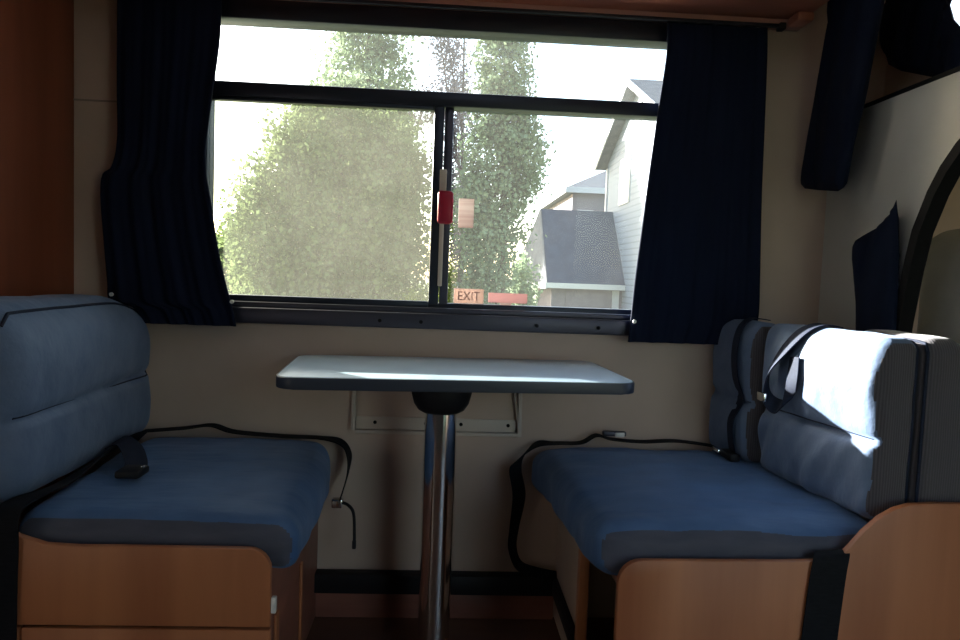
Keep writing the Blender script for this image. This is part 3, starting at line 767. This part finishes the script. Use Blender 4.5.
for i, (x, z) in enumerate(((-5.3,17.6),(-8.6,18.2),(-11.9,16.6))):  # trees added behind the poplar to keep the sun off the house wall
    tree('added_shade_tree', (x,60,ZG), [(x,60,z*.28,2.5,2.2,4.6),(x+.2,60,z*.55,2.3,2.1,4.4),(x,60,z*.80,1.7,1.6,z*.2)], 26000, .42, LEAF_A,
         ('tall distant tree added to shade the house, seen through the gaps right of the tall poplar', 'tall distant tree added to shade the house, hidden mostly by the tall poplar', 'tall distant tree added to shade the house, whose tip shows left of the tall poplar')[i], group=GT, seed=80+i, clump=.4, shell=.2, trunk_r=.3)

# garage with a hipped roof
ga = thing('garage', (8,41,ZG), 'low garage with dark blue-grey hipped roof behind the window', 'building')
box('wall', (6.35,38.6,ZG), (10.58,44.5,.62), STUCCO, ga)
def polymesh(name, V_, F_, m, parent):
    bm = bmesh.new(); vs = [bm.verts.new(p) for p in V_]
    for f in F_: bm.faces.new([vs[i] for i in f])
    return from_bm(name, bm, m, parent)
R0 = [(6.0,38,.86),(10.59,38,.86),(10.59,45.6,.9),(4.7,45.2,.9),(6.0,42,5.5),(10.59,42,5.5)]
polymesh('roof', R0, [(0,1,5,4),(0,4,3),(2,3,4,5),(0,3,2,1),(1,2,5)], SHINGLE, ga)
polymesh('sunlit_hip_face', [(5.97,37.99,.90),(5.97,41.98,5.56),(4.66,45.2,.94),(5.90,37.99,.80),(5.90,41.98,5.46),(4.60,45.2,.84)], [(0,1,2),(3,5,4),(0,3,4,1),(1,4,5,2),(2,5,3,0)], SHINGLE2, ga)  # lighter shingle sheet on this hip, sunlight put into the colour
box('fascia', (5.95,37.9,.55), (10.59,38.0,.86), WHITE_T, ga)
polymesh('side_fascia', [(5.95,37.9,.5),(5.85,37.9,.5),(4.55,45.2,.55),(4.65,45.2,.55),(5.95,37.9,.86),(5.85,37.9,.86),(4.55,45.2,.9),(4.65,45.2,.9)], [(0,1,2,3),(4,7,6,5),(0,4,5,1),(1,5,6,2),(2,6,7,3),(3,7,4,0)], WHITE_T, ga)
box('garage_door', (7.2,38.52,ZG), (9.6,38.6,.35), STUCCO, ga); box('door_trim', (10.0,38.5,ZG), (10.4,38.6,.5), WHITE_T, ga)

# two-storey house to the right of it
ho = thing('house', (14,38,ZG), 'pale blue sided two-storey house beside the right curtain', 'building')
box('wall', (10.6,30,ZG), (19,44,8.98), SIDING, ho)
polymesh('gable', [(10.6,30,9),(10.6,44,9),(10.6,37,12.2),(19,30,9),(19,44,9),(19,37,12.2)], [(0,2,1),(3,4,5),(0,3,5,2),(1,2,5,4),(0,1,4,3)], SIDING, ho)
polymesh('roof', [(9.9,29.4,8.75),(9.9,44.6,8.75),(9.9,37,12.45),(19.5,29.4,8.75),(19.5,44.6,8.75),(19.5,37,12.45),(9.9,29.4,8.5),(9.9,44.6,8.5),(9.9,37,12.2),(19.5,29.4,8.5),(19.5,44.6,8.5),(19.5,37,12.2)],
         [(0,3,5,2),(1,2,5,4),(6,8,11,9),(7,10,11,8),(0,2,8,6),(2,1,7,8),(3,9,11,5),(5,11,10,4),(0,6,9,3),(1,4,10,7)], SHINGLE2, ho)
polymesh('bargeboard', [(9.84,29.4,8.4),(9.84,44.6,8.4),(9.84,37,12.1),(9.84,29.4,8.8),(9.84,44.6,8.8),(9.84,37,12.5),(9.9,29.4,8.4),(9.9,44.6,8.4),(9.9,37,12.1),(9.9,29.4,8.8),(9.9,44.6,8.8),(9.9,37,12.5)],
         [(0,3,5,2),(2,5,4,1),(6,8,11,9),(8,7,10,11),(3,9,11,5),(5,11,10,4),(0,2,8,6),(2,1,7,8),(0,6,9,3),(1,4,10,7)], WHITE_T, ho)
box('gable_vent', (10.54,36.3,10.0), (10.6,37.7,11.2), WHITE_T, ho)
box('corner_board', (10.52,43.7,ZG), (10.6,44.05,8.5), WHITE_T, ho)
for y0, z0, z1 in ((38.0,5.7,8.5),(33.0,5.7,8.3)):
    w = box('window', (10.53,y0,z0), (10.6,y0+2.4,z1), WHITE_T, ho); box('pane', (10.50,y0+.2,z0+.2), (10.53,y0+2.2,z1-.2), PANE_H, w)

# grey roofed house farther back
mh = thing('house', (11,55,ZG), 'distant grey house with hipped roof between poplar and blue house', 'building')
box('wall', (9.9,52.7,ZG), (20,67,7.9), STUCCO, mh)
polymesh('roof', [(9.25,52,8.25),(20.6,52,8.25),(20.6,68,8.25),(9.25,68,8.25),(14.3,60,11.0),(16,60,11.0),(9.25,52,7.95),(20.6,52,7.95),(20.6,68,7.95),(9.25,68,7.95)], [(0,1,5,4),(1,2,5),(2,3,4,5),(3,0,4),(6,9,8,7),(0,6,7,1),(3,9,6,0),(1,7,8,2),(2,8,9,3)], SHINGLE2, mh)
box('fascia', (9.2,51.93,7.85), (20.6,52.0,8.3), WHITE_T, mh); box('side_fascia', (9.18,52,7.85), (9.25,68,8.3), WHITE_T, mh)
w = box('window', (10.3,52.6,4.6), (11.6,52.7,6.6), WHITE_T, mh); box('pane', (10.4,52.57,4.7), (11.5,52.6,6.5), PANE_H, w)

# ------------------------------------------------------------------ light
sd = bpy.data.lights.new('sun', 'SUN'); sd.energy = 42; sd.angle = math.radians(.6); sd.color = (1,.96,.90)
so = bpy.data.objects.new('sun', sd); COL.objects.link(so)
SUN = Vector((1.0,-1.0,-.42)).normalized()
so.rotation_euler = SUN.to_track_quat('-Z','Y').to_euler()
W = bpy.data.worlds.new('sky'); S.world = W; W.use_nodes = True
t = W.node_tree; sk = t.nodes.new('ShaderNodeTexSky'); sk.sky_type = 'NISHITA'; sk.sun_disc = False
sk.sun_elevation = math.radians(16.5); sk.sun_rotation = math.radians(-45); sk.air_density = 1; sk.dust_density = 1.5
bg = t.nodes['Background']; bg.inputs['Strength'].default_value = .72
hs = t.nodes.new('ShaderNodeHueSaturation'); hs.inputs['Saturation'].default_value = .8
t.links.new(sk.outputs[0], hs.inputs['Color']); t.links.new(hs.outputs[0], bg.inputs[0])

# ------------------------------------------------------------------ camera
cd = bpy.data.cameras.new('camera'); cam = bpy.data.objects.new('camera', cd); COL.objects.link(cam)
cd.sensor_width = 36; cd.lens = 693/960*36; cd.clip_start = .02; cd.clip_end = 500
P, Yw, R = math.radians(3.7), math.radians(3.05), math.radians(2.15)
F = Vector((math.sin(Yw)*math.cos(P), math.cos(Yw)*math.cos(P), -math.sin(P)))
Rt = F.cross(Vector((0,0,1))).normalized(); U = Rt.cross(F)
Rr = math.cos(R)*Rt + math.sin(R)*U; Ur = math.cos(R)*U - math.sin(R)*Rt
cam.matrix_world = Matrix(((Rr.x,Ur.x,-F.x,0),(Rr.y,Ur.y,-F.y,-2.25),(Rr.z,Ur.z,-F.z,1.14),(0,0,0,1)))
S.camera = cam

S.view_settings.view_transform = 'Standard'; S.view_settings.look = 'None'
S.view_settings.gamma = 1; S.view_settings.use_curve_mapping = False
S.view_settings.exposure = .1
S.cycles.use_denoising = True
S.cycles.max_bounces = 14; S.cycles.diffuse_bounces = 8; S.cycles.transparent_max_bounces = 24
S.cycles.sample_clamp_indirect = 8
